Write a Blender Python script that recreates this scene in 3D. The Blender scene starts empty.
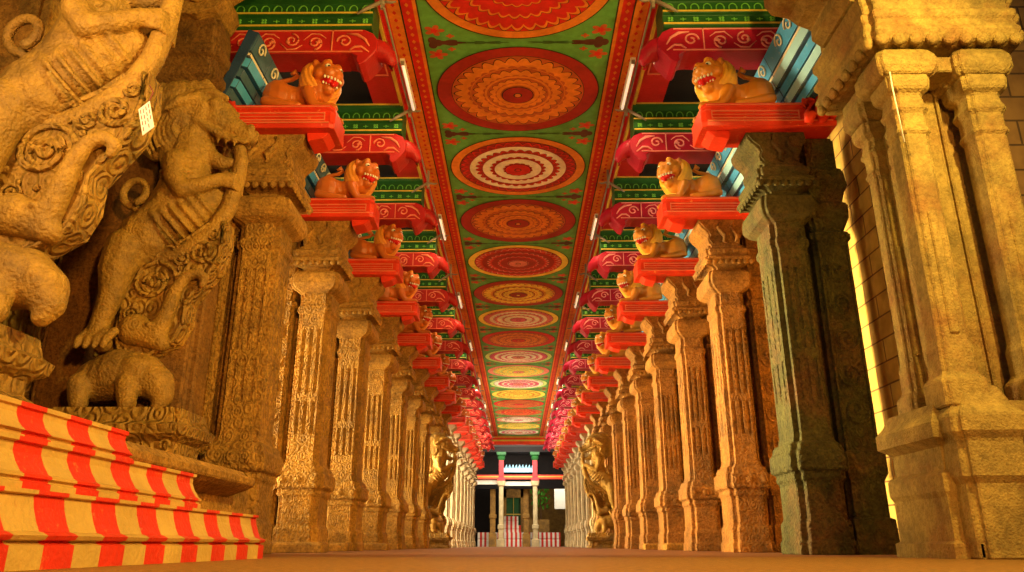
import bpy, bmesh, math, random
from mathutils import Vector, Matrix
random.seed(7)
R = math.radians
PI = math.pi
COL = bpy.context.scene.collection
BAY = 2.62           # distance from pillar to pillar
Y0 = 8.2             # front face of the first regular pair of pillars
NB = 17              # pairs of pillars
ORD = ['first', 'second', 'third', 'fourth', 'fifth', 'sixth', 'seventh', 'eighth', 'ninth', 'tenth', 'eleventh',
       'twelfth', 'thirteenth', 'fourteenth', 'fifteenth', 'sixteenth', 'seventeenth', 'eighteenth']

# ------------------------------------------------------------------ materials
def material(name, col, rough=.75, var=.25, scale=3.0, bump=.25, bscale=35, carve=0, cscale=6, spec=.3,
             dirt=None, dirt_amt=.5, wear=None, pits=0):
    m = bpy.data.materials.new(name); m.use_nodes = True
    nt = m.node_tree; N = nt.nodes; L = nt.links
    b = N['Principled BSDF']
    b.inputs['Roughness'].default_value = rough
    b.inputs['Specular IOR Level'].default_value = spec
    geo = N.new('ShaderNodeNewGeometry')
    no = N.new('ShaderNodeTexNoise'); no.inputs['Scale'].default_value = scale
    no.inputs['Detail'].default_value = 8; no.inputs['Roughness'].default_value = .65
    L.new(geo.outputs['Position'], no.inputs['Vector'])
    cr = N.new('ShaderNodeValToRGB')
    cr.color_ramp.elements[0].position = .3; cr.color_ramp.elements[1].position = .7
    lo = [max(0, c * (1 - var)) for c in col]; hi = [min(1, c * (1 + var)) for c in col]
    cr.color_ramp.elements[0].color = (*lo, 1); cr.color_ramp.elements[1].color = (*hi, 1)
    L.new(no.outputs['Fac'], cr.inputs['Fac'])
    out = cr.outputs['Color']
    if dirt:
        n2 = N.new('ShaderNodeTexNoise'); n2.inputs['Scale'].default_value = 1.3
        n2.inputs['Detail'].default_value = 10; n2.inputs['Roughness'].default_value = .7
        L.new(geo.outputs['Position'], n2.inputs['Vector'])
        r2 = N.new('ShaderNodeValToRGB')
        r2.color_ramp.elements[0].position = .48; r2.color_ramp.elements[1].position = .66
        r2.color_ramp.elements[0].color = (0, 0, 0, 1)
        r2.color_ramp.elements[1].color = (dirt_amt, dirt_amt, dirt_amt, 1)
        L.new(n2.outputs['Fac'], r2.inputs['Fac'])
        mx = N.new('ShaderNodeMix'); mx.data_type = 'RGBA'
        L.new(r2.outputs['Color'], mx.inputs[0]); L.new(out, mx.inputs[6])
        mx.inputs[7].default_value = (*dirt, 1)
        out = mx.outputs[2]
    if wear:
        n3 = N.new('ShaderNodeTexNoise'); n3.inputs['Scale'].default_value = 14
        n3.inputs['Detail'].default_value = 10; n3.inputs['Roughness'].default_value = .75
        L.new(geo.outputs['Position'], n3.inputs['Vector'])
        r3 = N.new('ShaderNodeValToRGB')
        r3.color_ramp.elements[0].position = .6; r3.color_ramp.elements[1].position = .66
        r3.color_ramp.elements[0].color = (0, 0, 0, 1); r3.color_ramp.elements[1].color = (.6, .6, .6, 1)
        L.new(n3.outputs['Fac'], r3.inputs['Fac'])
        mx = N.new('ShaderNodeMix'); mx.data_type = 'RGBA'
        L.new(r3.outputs['Color'], mx.inputs[0]); L.new(out, mx.inputs[6])
        mx.inputs[7].default_value = (*wear, 1)
        out = mx.outputs[2]
    if pits:
        n4 = N.new('ShaderNodeTexNoise'); n4.inputs['Scale'].default_value = 22
        n4.inputs['Detail'].default_value = 12; n4.inputs['Roughness'].default_value = .8
        L.new(geo.outputs['Position'], n4.inputs['Vector'])
        r4 = N.new('ShaderNodeValToRGB')
        r4.color_ramp.elements[0].position = .38; r4.color_ramp.elements[1].position = .56
        r4.color_ramp.elements[0].color = (.30, .24, .18, 1); r4.color_ramp.elements[1].color = (1, 1, 1, 1)
        L.new(n4.outputs['Fac'], r4.inputs['Fac'])
        mx = N.new('ShaderNodeMix'); mx.data_type = 'RGBA'; mx.blend_type = 'MULTIPLY'; mx.inputs[0].default_value = pits
        L.new(out, mx.inputs[6]); L.new(r4.outputs['Color'], mx.inputs[7]); out = mx.outputs[2]
    L.new(out, b.inputs['Base Color'])
    nb = N.new('ShaderNodeTexNoise'); nb.inputs['Scale'].default_value = bscale; nb.inputs['Detail'].default_value = 6
    L.new(geo.outputs['Position'], nb.inputs['Vector'])
    bp = N.new('ShaderNodeBump'); bp.inputs['Strength'].default_value = bump; bp.inputs['Distance'].default_value = .03
    L.new(nb.outputs['Fac'], bp.inputs['Height'])
    nrm = bp.outputs['Normal']
    if carve:
        # scrolling carved relief: rings around jittered cells
        mp = N.new('ShaderNodeMapping'); mp.inputs['Scale'].default_value = (1, 1, .75)
        L.new(geo.outputs['Position'], mp.inputs['Vector'])
        vo = N.new('ShaderNodeTexVoronoi'); vo.inputs['Scale'].default_value = cscale
        vo.inputs['Randomness'].default_value = .7
        L.new(mp.outputs['Vector'], vo.inputs['Vector'])
        mu = N.new('ShaderNodeMath'); mu.operation = 'MULTIPLY'; mu.inputs[1].default_value = 20
        L.new(vo.outputs['Distance'], mu.inputs[0])
        ad = N.new('ShaderNodeMath'); ad.operation = 'MULTIPLY_ADD'; ad.inputs[1].default_value = 9
        L.new(no.outputs['Fac'], ad.inputs[0]); L.new(mu.outputs[0], ad.inputs[2])
        si = N.new('ShaderNodeMath'); si.operation = 'SINE'; L.new(ad.outputs[0], si.inputs[0])
        b2 = N.new('ShaderNodeBump'); b2.inputs['Strength'].default_value = carve; b2.inputs['Distance'].default_value = .02
        L.new(si.outputs[0], b2.inputs['Height']); L.new(nrm, b2.inputs['Normal'])
        nrm = b2.outputs['Normal']
    L.new(nrm, b.inputs['Normal'])
    return m

def emission(name, col, s):
    m = bpy.data.materials.new(name); m.use_nodes = True
    b = m.node_tree.nodes['Principled BSDF']
    b.inputs['Base Color'].default_value = (*col, 1)
    b.inputs['Emission Color'].default_value = (*col, 1); b.inputs['Emission Strength'].default_value = s
    return m

def brick_material(name, axes, c1, c2, mortar, bw=.55, rh=.26):
    m = bpy.data.materials.new(name); m.use_nodes = True
    nt = m.node_tree; N = nt.nodes; L = nt.links; b = N['Principled BSDF']
    b.inputs['Roughness'].default_value = .8
    geo = N.new('ShaderNodeNewGeometry'); sp = N.new('ShaderNodeSeparateXYZ'); cb = N.new('ShaderNodeCombineXYZ')
    L.new(geo.outputs['Position'], sp.inputs[0])
    L.new(sp.outputs[axes], cb.inputs[0]); L.new(sp.outputs['Z'], cb.inputs[1])
    br = N.new('ShaderNodeTexBrick'); L.new(cb.outputs[0], br.inputs['Vector'])
    br.inputs['Scale'].default_value = 1; br.inputs['Brick Width'].default_value = bw
    br.inputs['Row Height'].default_value = rh; br.inputs['Mortar Size'].default_value = .012
    br.inputs['Mortar Smooth'].default_value = .4
    br.inputs['Color1'].default_value = (*c1, 1); br.inputs['Color2'].default_value = (*c2, 1)
    br.inputs['Mortar'].default_value = (*mortar, 1)
    no = N.new('ShaderNodeTexNoise'); no.inputs['Scale'].default_value = 5; no.inputs['Detail'].default_value = 8
    L.new(geo.outputs['Position'], no.inputs['Vector'])
    mx = N.new('ShaderNodeMix'); mx.data_type = 'RGBA'; mx.blend_type = 'MULTIPLY'; mx.inputs[0].default_value = .7
    cr = N.new('ShaderNodeValToRGB'); cr.color_ramp.elements[0].color = (.55, .5, .45, 1)
    cr.color_ramp.elements[0].position = .35; cr.color_ramp.elements[1].position = .65
    L.new(no.outputs['Fac'], cr.inputs['Fac'])
    L.new(br.outputs['Color'], mx.inputs[6]); L.new(cr.outputs['Color'], mx.inputs[7])
    L.new(mx.outputs[2], b.inputs['Base Color'])
    bp = N.new('ShaderNodeBump'); bp.inputs['Strength'].default_value = .6; bp.inputs['Distance'].default_value = .03
    iv = N.new('ShaderNodeMath'); iv.operation = 'MULTIPLY_ADD'; iv.inputs[1].default_value = -1
    L.new(br.outputs['Fac'], iv.inputs[0]); L.new(no.outputs['Fac'], iv.inputs[2])
    L.new(iv.outputs[0], bp.inputs['Height']); L.new(bp.outputs['Normal'], b.inputs['Normal'])
    return m

STONE = (.40, .22, .06)
M = {}
M['stone'] = material('stone', (.42, .215, .035), var=.4, bump=.55, carve=.42, cscale=10, dirt=(.16, .08, .03), dirt_amt=.6, pits=.85)
M['stone_plain'] = material('stone plain', (.43, .22, .038), var=.4, bump=.6, dirt=(.18, .09, .03), dirt_amt=.6, pits=.85)
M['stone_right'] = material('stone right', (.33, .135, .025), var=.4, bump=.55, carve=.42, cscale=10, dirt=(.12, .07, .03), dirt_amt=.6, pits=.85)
M['stone_shade_tint'] = material('stone moss', (.07, .064, .016), var=.5, bump=.55, carve=.42, cscale=10, dirt=(.2, .07, .03), dirt_amt=.5, pits=.85)  # shade on the foremost right pillar, put into the stone colour
M['stone_pier'] = material('stone pier', (.34, .22, .05), var=.45, bump=.6, bscale=60, dirt=(.26, .085, .02), dirt_amt=.75, pits=.55)
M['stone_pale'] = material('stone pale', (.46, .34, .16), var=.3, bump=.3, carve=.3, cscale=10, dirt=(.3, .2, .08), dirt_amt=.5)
M['yali'] = material('yali stone', (.38, .205, .03), rough=.6, var=.4, scale=3.2, bump=.6, bscale=45, carve=.18, cscale=10,
                     dirt=(.15, .08, .03), dirt_amt=.6, spec=.4, pits=.45)
M['yali_panel'] = material('yali panel stone', (.38, .205, .03), rough=.6, var=.4, bump=.5, carve=.7, cscale=6.5,
                           dirt=(.13, .07, .03), dirt_amt=.6, spec=.4, pits=.45)
M['shade_tint_plain'] = material('stone moss smooth', (.085, .07, .018), var=.45, bump=.5, dirt=(.2, .07, .03), dirt_amt=.5, pits=.85)  # the same pillar's smooth parts, darkened with the shade in their colour
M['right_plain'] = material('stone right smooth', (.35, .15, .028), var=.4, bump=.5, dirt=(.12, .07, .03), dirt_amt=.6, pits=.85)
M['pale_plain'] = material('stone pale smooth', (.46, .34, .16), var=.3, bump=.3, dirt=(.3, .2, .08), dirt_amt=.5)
M['slab'] = material('stone slab', (.22, .10, .018), var=.4, bump=.6, dirt=(.12, .06, .03), pits=.85)
M['red'] = material('red paint', (.72, .045, .012), rough=.5, var=.22, bump=.2, dirt=(.3, .02, .01), dirt_amt=.5, wear=(.8, .22, .05))
M['plinthred'] = material('plinth red paint', (.62, .03, .012), rough=.55, var=.18, bump=.3, wear=(.7, .28, .08))
M['cream'] = material('cream paint', (.54, .34, .085), rough=.55, var=.18, bump=.3, wear=(.5, .22, .06), dirt=(.5, .28, .07), dirt_amt=.4)
M['coral'] = material('coral red paint', (.66, .035, .012), rough=.42, var=.18, bump=.15, wear=(.9, .35, .1))
M['magenta'] = material('crimson paint', (.40, .008, .035), rough=.45, var=.2, bump=.2)
M['crimson'] = material('deep red paint', (.42, .014, .014), rough=.45, var=.2, bump=.2)
M['pink'] = material('pink relief paint', (.80, .28, .26), rough=.5, var=.15, bump=.1)
M['salmon'] = material('salmon relief paint', (.75, .2, .1), rough=.5, var=.15, bump=.1)
M['green'] = material('green paint', (.015, .085, .015), rough=.45, var=.3, bump=.2)
M['leaf'] = material('bright green paint', (.14, .42, .05), rough=.45, var=.2, bump=.1)
M['gold'] = material('yellow trim paint', (.62, .42, .05), rough=.45, var=.2, bump=.1)
M['blue'] = material('blue paint', (.08, .40, .85), rough=.45, var=.2, bump=.15, wear=(.5, .7, .8))
M['paleblue'] = material('pale blue paint', (.40, .74, .98), rough=.45, var=.15, bump=.15)
M['shade_slate'] = material('slate blue paint', (.06, .13, .2), rough=.45, var=.3, bump=.15)  # blue darkened for the unlit left cornices
M['navy'] = material('navy paint', (.02, .05, .12), rough=.5, var=.3)
M['white'] = material('off white paint', (.8, .72, .55), rough=.5, var=.1, bump=.1)
M['lion'] = material('lion ochre paint', (.66, .24, .02), rough=.38, var=.2, bump=.08, spec=.5)
M['lionb'] = material('lion rust paint', (.55, .13, .015), rough=.42, var=.2, bump=.08, spec=.5)
M['mane'] = material('lion yellow paint', (.9, .46, .035), rough=.38, var=.15, bump=.08, spec=.5)
M['maneb'] = material('lion amber paint', (.78, .28, .03), rough=.42, var=.15, bump=.08, spec=.5)
M['mouth'] = material('mouth red paint', (.6, .01, .01), rough=.3, var=.1, bump=.05)
M['black'] = material('black paint', (.01, .01, .01), rough=.5, var=.1, bump=.05)
M['shade_black'] = material('soot dark stone', (.012, .008, .006), rough=.9, var=.3)  # near-black colour in place of deep shade, no real soot
M['tooth'] = material('tooth white paint', (.85, .8, .6), rough=.3, var=.05, bump=.02)
M['metal'] = material('grey metal', (.25, .2, .14), rough=.45, var=.2, bump=.1)
M['housing'] = material('lamp housing', (.7, .6, .45), rough=.4, var=.1, bump=.05)
M['tube'] = emission('lit tube', (1, .85, .6), .7)
M['paper'] = material('paper', (.85, .8, .78), rough=.7, var=.03, bump=.02)
M['ink'] = material('ink', (.2, .04, .05), rough=.7, var=.03, bump=.02)
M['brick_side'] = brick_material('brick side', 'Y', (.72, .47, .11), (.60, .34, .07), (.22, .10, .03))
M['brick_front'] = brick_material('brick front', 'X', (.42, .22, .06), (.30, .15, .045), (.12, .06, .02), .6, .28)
M['floor_far'] = material('floor smooth', (.20, .065, .015), rough=.6, var=.2, scale=6, bump=.06, bscale=60, spec=.5)
M['floor_near'] = material('floor speckled', (.33, .15, .025), rough=.55, var=.4, scale=30, bump=.25, bscale=120, spec=.4, dirt=(.3, .12, .03), pits=.85)
for k, c in dict(c_green=(.12, .36, .07), c_dgreen=(.05, .13, .03), c_orange=(.74, .215, .02), c_red=(.62, .02, .012), c_dred=(.36, .02, .012),
                 c_yellow=(.85, .58, .06), c_pink=(.74, .20, .12), c_white=(.88, .74, .5), c_rust=(.5, .1, .02),
                 c_lime=(.55, .66, .16), c_brown=(.10, .03, .015), c_rose=(.72, .10, .16), c_line=(.03, .025, .01)).items():
    M[k] = material('ceiling ' + k[2:], c, rough=.6, var=.16, scale=9, bump=.06, dirt=tuple(x * .55 for x in c), dirt_amt=.6)

# ------------------------------------------------------------------ mesh builder
class MB:
    def __init__(s): s.v = []; s.f = []; s.m = []; s.sm = []
    def add(s, vs, fs, mi=0, smooth=False):
        o = len(s.v); s.v += [tuple(v) for v in vs]
        for f in fs: s.f.append([i + o for i in f]); s.m.append(mi); s.sm.append(smooth)
    def box(s, x0, x1, y0, y1, z0, z1, mi=0):
        s.add([(x0, y0, z0), (x1, y0, z0), (x1, y1, z0), (x0, y1, z0), (x0, y0, z1), (x1, y0, z1), (x1, y1, z1), (x0, y1, z1)],
              [(0, 3, 2, 1), (4, 5, 6, 7), (0, 1, 5, 4), (1, 2, 6, 5), (2, 3, 7, 6), (3, 0, 4, 7)], mi)
    def loft(s, rings, mi=0, smooth=False, cap=True):
        n = len(rings[0]); vs = [p for r in rings for p in r]; fs = []
        for k in range(len(rings) - 1):
            for i in range(n):
                j = (i + 1) % n
                fs.append((k * n + i, k * n + j, (k + 1) * n + j, (k + 1) * n + i))
        s.add(vs, fs, mi, smooth)
        if cap:
            s.add(rings[0], [tuple(reversed(range(n)))], mi); s.add(rings[-1], [tuple(range(n))], mi)
    def prism(s, poly, axis, a, b, mi=0):
        # poly in the plane across the axis; axis 'x','y','z'
        def P(p, t):
            return {'x': (t, p[0], p[1]), 'y': (p[0], t, p[1]), 'z': (p[0], p[1], t)}[axis]
        s.loft([[P(p, a) for p in poly], [P(p, b) for p in poly]], mi)
    def tube(s, pts, r, mi=0, n=8, smooth=True):
        pts = [Vector(p) for p in pts]; rings = []
        rr = r if isinstance(r, (list, tuple)) else [r] * len(pts)
        up = Vector((0, 0, 1))
        for i, p in enumerate(pts):
            d = (pts[min(i + 1, len(pts) - 1)] - pts[max(i - 1, 0)]).normalized()
            a = d.cross(up)
            if a.length < .05: a = d.cross(Vector((0, 1, 0)))
            a.normalize(); b = d.cross(a)
            rings.append([p + (a * math.cos(2 * PI * k / n) + b * math.sin(2 * PI * k / n)) * rr[i] for k in range(n)])
        s.loft(rings, mi, smooth)
    def ball(s, c, r, mi=0, seg=10, rings=6):
        if not isinstance(r, (tuple, list)): r = (r, r, r)
        vs = [(c[0], c[1], c[2] - r[2])]; fs = []
        for i in range(1, rings):
            t = -PI / 2 + PI * i / rings
            for k in range(seg):
                a = 2 * PI * k / seg
                vs.append((c[0] + r[0] * math.cos(t) * math.cos(a), c[1] + r[1] * math.cos(t) * math.sin(a), c[2] + r[2] * math.sin(t)))
        vs.append((c[0], c[1], c[2] + r[2]))
        for k in range(seg): fs.append((0, 1 + (k + 1) % seg, 1 + k))
        for i in range(rings - 2):
            for k in range(seg):
                a = 1 + i * seg + k; b = 1 + i * seg + (k + 1) % seg
                fs.append((a, b, b + seg, a + seg))
        t = len(vs) - 1; o = 1 + (rings - 2) * seg
        for k in range(seg): fs.append((o + k, o + (k + 1) % seg, t))
        s.add(vs, fs, mi, True)
    def limb(s, pts, seg=10, rings=6, step=.4):
        """pts: (x,y,z,r) – dense overlapping balls, to be remeshed"""
        for a, b in zip(pts, pts[1:]):
            d = (Vector(a[:3]) - Vector(b[:3])).length
            n = max(1, int(d / (step * min(a[3], b[3]))))
            for i in range(n):
                t = i / n; s.ball([a[j] + (b[j] - a[j]) * t for j in range(3)], a[3] + (b[3] - a[3]) * t, 0, seg, rings)
        s.ball(pts[-1][:3], pts[-1][3], 0, seg, rings)
    def mesh(s, name, mats, mirror=False, bevel=0):
        me = bpy.data.meshes.new(name)
        sx = -1 if mirror else 1
        me.from_pydata([(sx * v[0], v[1], v[2]) for v in s.v], [], [tuple(reversed(f)) for f in s.f] if mirror else s.f)
        for m in (mats if isinstance(mats, (list, tuple)) else [mats]): me.materials.append(M[m])
        for p, mi, sm in zip(me.polygons, s.m, s.sm): p.material_index = mi; p.use_smooth = sm
        bm = bmesh.new(); bm.from_mesh(me)
        bmesh.ops.remove_doubles(bm, verts=bm.verts, dist=.0004)
        bmesh.ops.recalc_face_normals(bm, faces=bm.faces)
        if bevel:
            es = [e for e in bm.edges if len(e.link_faces) == 2 and e.calc_face_angle(0) > .6]
            try: bmesh.ops.bevel(bm, geom=es, offset=bevel, segments=1, affect='EDGES', clamp_overlap=True)
            except Exception: pass
        bm.to_mesh(me); bm.free()
        return me
    def build(s, name, mats, parent=None, mirror=False, bevel=0):
        return link(name, s.mesh(name, mats, mirror, bevel), parent)
    def blob(s, name, mats, voxel=.02, smooth=4, mirror=False):
        """union everything into one continuous surface"""
        me = s.mesh(name + '_src', mats)
        o = bpy.data.objects.new('tmp', me); COL.objects.link(o)
        r = o.modifiers.new('r', 'REMESH'); r.mode = 'VOXEL'; r.voxel_size = voxel; r.use_smooth_shade = True
        if smooth:
            q = o.modifiers.new('s', 'SMOOTH'); q.iterations = smooth; q.factor = .5
        dg = bpy.context.evaluated_depsgraph_get(); dg.update()
        out = bpy.data.meshes.new_from_object(o.evaluated_get(dg))
        out.name = name
        bpy.data.objects.remove(o); bpy.data.meshes.remove(me)
        if mirror: out.transform(Matrix.Scale(-1, 4, (1, 0, 0))); out.flip_normals()
        out.materials.clear()
        for m in (mats if isinstance(mats, (list, tuple)) else [mats]): out.materials.append(M[m])
        for p in out.polygons: p.use_smooth = True; p.material_index = 0
        return out

def link(name, me, parent=None, loc=None):
    o = bpy.data.objects.new(name, me); COL.objects.link(o)
    if parent: o.parent = parent
    if loc: o.location = loc
    return o
def tag(o, label, cat, group=None, kind=None):
    if label: o['label'] = label
    if cat: o['category'] = cat
    if group: o['group'] = group
    o['kind'] = kind or 'thing'
    return o
def struct(o, label=None):
    o['kind'] = 'structure'
    if label: o['label'] = label
    return o
def thing(name, label, cat, loc=(0, 0, 0), group=None):
    o = bpy.data.objects.new(name, None); COL.objects.link(o); o.location = loc; o.empty_display_size = .1
    return tag(o, label, cat, group)
def dup(root, loc, label, group=None):
    r = root.copy(); COL.objects.link(r); r.location = loc; r['label'] = label
    if group: r['group'] = group
    for ch in list(root.children):
        c = ch.copy(); COL.objects.link(c); c.parent = r
        for g in list(ch.children):
            d = g.copy(); COL.objects.link(d); d.parent = c
    return r

# ------------------------------------------------------------------ helpers of shape
def sect(x0, y0, x1, y1, z, g=0, n=.06, fl=0, fd=.0):
    """stepped-corner section with optional flutes along front (y0), inner (x0) and outer (x1) faces"""
    x0 -= g; y0 -= g; x1 += g; y1 += g
    P = []
    def run(ax, ay, bx, by, nx, ny):
        P.append((ax, ay, z))
        for k in range(fl):
            t0 = (k + .25) / fl; t1 = (k + .75) / fl
            for t, d in ((t0, 0), (t0 + .06 / fl, fd), (t1 - .06 / fl, fd), (t1, 0)):
                P.append((ax + (bx - ax) * t - nx * d, ay + (by - ay) * t - ny * d, z))
        P.append((bx, by, z))
    run(x0 + n, y0, x1 - n, y0, 0, -1)
    P.append((x1 - n, y0 + n, z))
    run(x1, y0 + n, x1, y1 - n, 1, 0)
    P.append((x1 - n, y1 - n, z))
    P.append((x1 - n, y1, z)); P.append((x0 + n, y1, z))
    P.append((x0 + n, y1 - n, z))
    run(x0, y1 - n, x0, y0 + n, -1, 0)
    P.append((x0 + n, y0 + n, z))
    return P
def lofted(mb, x0, y0, x1, y1, levels, n=.06, mi=0, fl=0):
    """levels: (z, grow[, flute depth])"""
    mb.loft([sect(x0, y0, x1, y1, l[0], l[1], n, fl, l[2] if len(l) > 2 else 0) for l in levels], mi)
def spiral(cx, cz, y, r0, turns=1.6, start=0, sgn=1, n=26, r1=.0):
    return [(cx + (r0 + (r1 - r0) * t) * math.cos(start + sgn * turns * 2 * PI * t), y,
             cz + (r0 + (r1 - r0) * t) * math.sin(start + sgn * turns * 2 * PI * t)) for t in [i / n for i in range(n + 1)]]

# ================================================================== THE SETTING
W = 1.86     # half width of the painted ceiling
CZ = 7.09
YEND = Y0 + BAY * NB - .8
# floor
mb = MB()
mb.box(-12, 12, -8, 6.5, -.3, 0, 1)
mb.box(-12, 12, 6.5, 85, -.3, 0, 0)
struct(mb.build('floor', ['floor_far', 'floor_near']))
# painted ceiling with bands and blossoms between the medallions
mb = MB()
ys, ye = .5, YEND
mb.box(-W - .5, W + .5, ys, ye, CZ, CZ + .3, 0)
def strip(x0, x1, z, mi):
    mb.add([(x0, ys, z), (x1, ys, z), (x1, ye, z), (x0, ye, z)], [(0, 3, 2, 1)], mi)
for s in (-1, 1):
    for a, b, z, mi in ((1.37, 1.39, CZ - .004, 1), (1.39, 1.44, CZ - .004, 2), (1.44, 1.60, CZ - .004, 3), (1.60, 1.62, CZ - .006, 1),
                        (1.62, 1.80, CZ - .004, 2), (1.80, 1.9, CZ - .004, 3)):
        strip(*sorted((s * a, s * b)), z, mi)
    for k in range(int((ye - ys) / .16)):      # small painted ornaments of the border
        y = ys + .08 + k * .16
        r = .03
        for x, mi in ((1.52, 2), (1.71, 3)):
            mb.add([(s * x - r, y, CZ - .008), (s * x, y - r * 1.5, CZ - .008), (s * x + r, y, CZ - .008), (s * x, y + r * 1.5, CZ - .008)], [(0, 3, 2, 1)], mi)
def flat(mb, cx, cy, z, rx, ry, mi, lobes=0, amp=.1, n=48, rot=0):
    pts = []
    for k in range(n):
        a = 2 * PI * k / n
        q = 1 + (amp * (abs(math.cos(lobes * a / 2 + rot)) - .6) if lobes else 0)
        pts.append((cx + rx * q * math.cos(a), cy + ry * q * math.sin(a), z))
    mb.add(pts, [tuple(reversed(range(n)))], mi)
MY = [8.1 + 2.615 * k for k in range(17)]
for k, y in enumerate(MY):
    yy = y + 1.31
    for s in (-1, 1):
        flat(mb, s * 1.02, yy, CZ - .006, .22, .06, 4, 5, .5)
        flat(mb, s * 1.22, yy, CZ - .007, .10, .12, 4, 3, .5)
        for dy in (-.28, .28):
            flat(mb, s * 1.2, yy + dy, CZ - .006, .12, .10, 5, 5, .7, 40)
            flat(mb, s * 1.2, yy + dy, CZ - .008, .05, .05, 3, 5, .4, 20)
            flat(mb, s * .98, yy + dy * .55, CZ - .006, .05, .04, 5, 4, .7, 24)
        flat(mb, s * .5, yy, CZ - .006, .3, .03, 6, 7, .8, 40)
ceiling = struct(mb.build('ceiling', ['c_green', 'c_line', 'c_orange', 'c_red', 'c_brown', 'c_rust', 'c_dgreen']))
SCH = [('c_orange', ['c_red', 'c_orange'], ['c_red', 'c_orange']), ('c_dred', ['c_rust', 'c_orange'], ['c_rust', 'c_orange']),
       ('c_orange', ['c_dred', 'c_red'], ['c_white', 'c_red']), ('c_dred', ['c_rust', 'c_orange'], ['c_red', 'c_orange']),
       ('c_yellow', ['c_red', 'c_pink'], ['c_dred', 'c_pink']), ('c_dred', ['c_orange', 'c_yellow'], ['c_rust', 'c_orange']),
       ('c_yellow', ['c_pink', 'c_rose'], ['c_white', 'c_rose']), ('c_red', ['c_rust', 'c_orange'], ['c_yellow', 'c_orange']),
       ('c_lime', ['c_rose', 'c_pink'], ['c_white', 'c_rose']), ('c_pink', ['c_lime', 'c_yellow'], ['c_lime', 'c_yellow']),
       ('c_lime', ['c_white', 'c_pink'], ['c_rose', 'c_white']), ('c_yellow', ['c_orange', 'c_yellow'], ['c_rust', 'c_yellow']),
       ('c_red', ['c_rust', 'c_red'], ['c_rust', 'c_orange']), ('c_rust', ['c_orange', 'c_red'], ['c_orange', 'c_red']),
       ('c_pink', ['c_white', 'c_rose'], ['c_white', 'c_pink']), ('c_yellow', ['c_lime', 'c_yellow'], ['c_orange', 'c_yellow']),
       ('c_white', ['c_rose', 'c_pink'], ['c_white', 'c_rose'])]
for k, y in enumerate(MY):
    if y + 1.2 > YEND: break
    ring, pa, pb = SCH[k]
    mats = [ring, 'c_line'] + pa + pb
    mb = MB(); z = CZ - .01; Q = 1.22 if k else 1.3
    def fl(rx, mi, lobes=0, amp=.1, n=96, rot=0):
        global z
        z -= .002; flat(mb, 0, 0, z - CZ, rx, rx * .92, mi, lobes, amp, n, rot)
    fl(1.32, 1); fl(1.30, 0); fl(1.08 if k % 2 else 1.14, 1); fl(1.07 if k % 2 else 1.13, 2)
    if k % 2:        # overlapping petals in one warm colour
        for i, (r, lb) in enumerate([(1.0, 30), (.70, 24), (.45, 18), (.24, 10)]):
            fl(r, 1, lb, .12, 240, i * .7); fl(r * .98, 3, lb, .12, 240, i * .7); fl(r * .80, 2, lb, .06, 240, i * .7); fl(r * .77, 3, 0)
            if i < 3: fl([.76, .5, .28][i], 4 if k % 4 == 1 else 2)
    else:            # dark discs edged by rows of bright petal tips
        for i, (r, lb) in enumerate([(1.09, 36), (.80, 30), (.53, 22), (.28, 14)]):
            fl(r, 1, lb, .1, 288, i * .7); fl(r * .985, 5 if i % 2 == 0 else 3, lb, .1, 288, i * .7); fl(r * .93, 2, lb, .1, 288, i * .7); fl(r * .86, 4, 0)
    fl(.26, 1); fl(.245, 0 if k % 2 else 3); fl(.07, 1); fl(.05, 3)
    o = mb.build('lotus_medallion', mats, ceiling); o.location = (0, y, CZ)
# side ceilings (near-black colour stands in for the dark void), longitudinal red edge beams are part of the setting
for s, nm in ((-1, 'left'), (1, 'right')):
    mb = MB(); mb.box(*sorted((s * 2.36, s * 6.5)), .5, YEND, CZ + .02, CZ + .3)
    struct(mb.build('ceiling_' + nm, ['shade_black']))
    mb = MB(); mb.box(*sorted((s * 1.90, s * 2.36)), 2, YEND, 6.92, CZ + .05)
    mb.box(*sorted((s * 1.88, s * 1.92)), 2, YEND, 6.88, 6.94, 1)
    k = 0
    while Y0 + BAY * (k - 1) < YEND - 2:       # relief panel outlines on the underside
        ya = Y0 + BAY * (k - 1) + .75; yb = ya + 1.0
        for (xa, xb, y_a, y_b) in ((1.98, 2.0, ya, yb), (2.27, 2.29, ya, yb), (1.98, 2.29, ya, ya + .02), (1.98, 2.29, yb, yb + .02)):
            mb.box(*sorted((s * xa, s * xb)), y_a, y_b, 6.9, 6.92, 2)
        mb.ball((s * 2.13, ya + .5, 6.92), (.09, .13, .03), 2)
        k += 1
    struct(mb.build('trim_1' if s < 0 else 'trim_2', ['crimson', 'gold', 'salmon']))
# walls
mb = MB(); mb.box(4.2, 4.8, 7.1, 34, 0, CZ + .02, 0); mb.box(4.2, 10, 6.85, 7.1, 0, CZ + 1, 1)
me = mb.mesh('wall_right', ['brick_side', 'brick_front'])
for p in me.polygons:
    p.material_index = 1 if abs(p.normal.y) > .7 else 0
struct(link('wall_right', me))
mb = MB(); mb.box(-6.5, -5.9, 2.5, 34, 0, CZ + .02); struct(mb.build('wall_left', ['slab']))
mb = MB(); mb.box(-9, 9, 80, 80.5, 0, 9); struct(mb.build('wall_back', ['stone_plain']))

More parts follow.
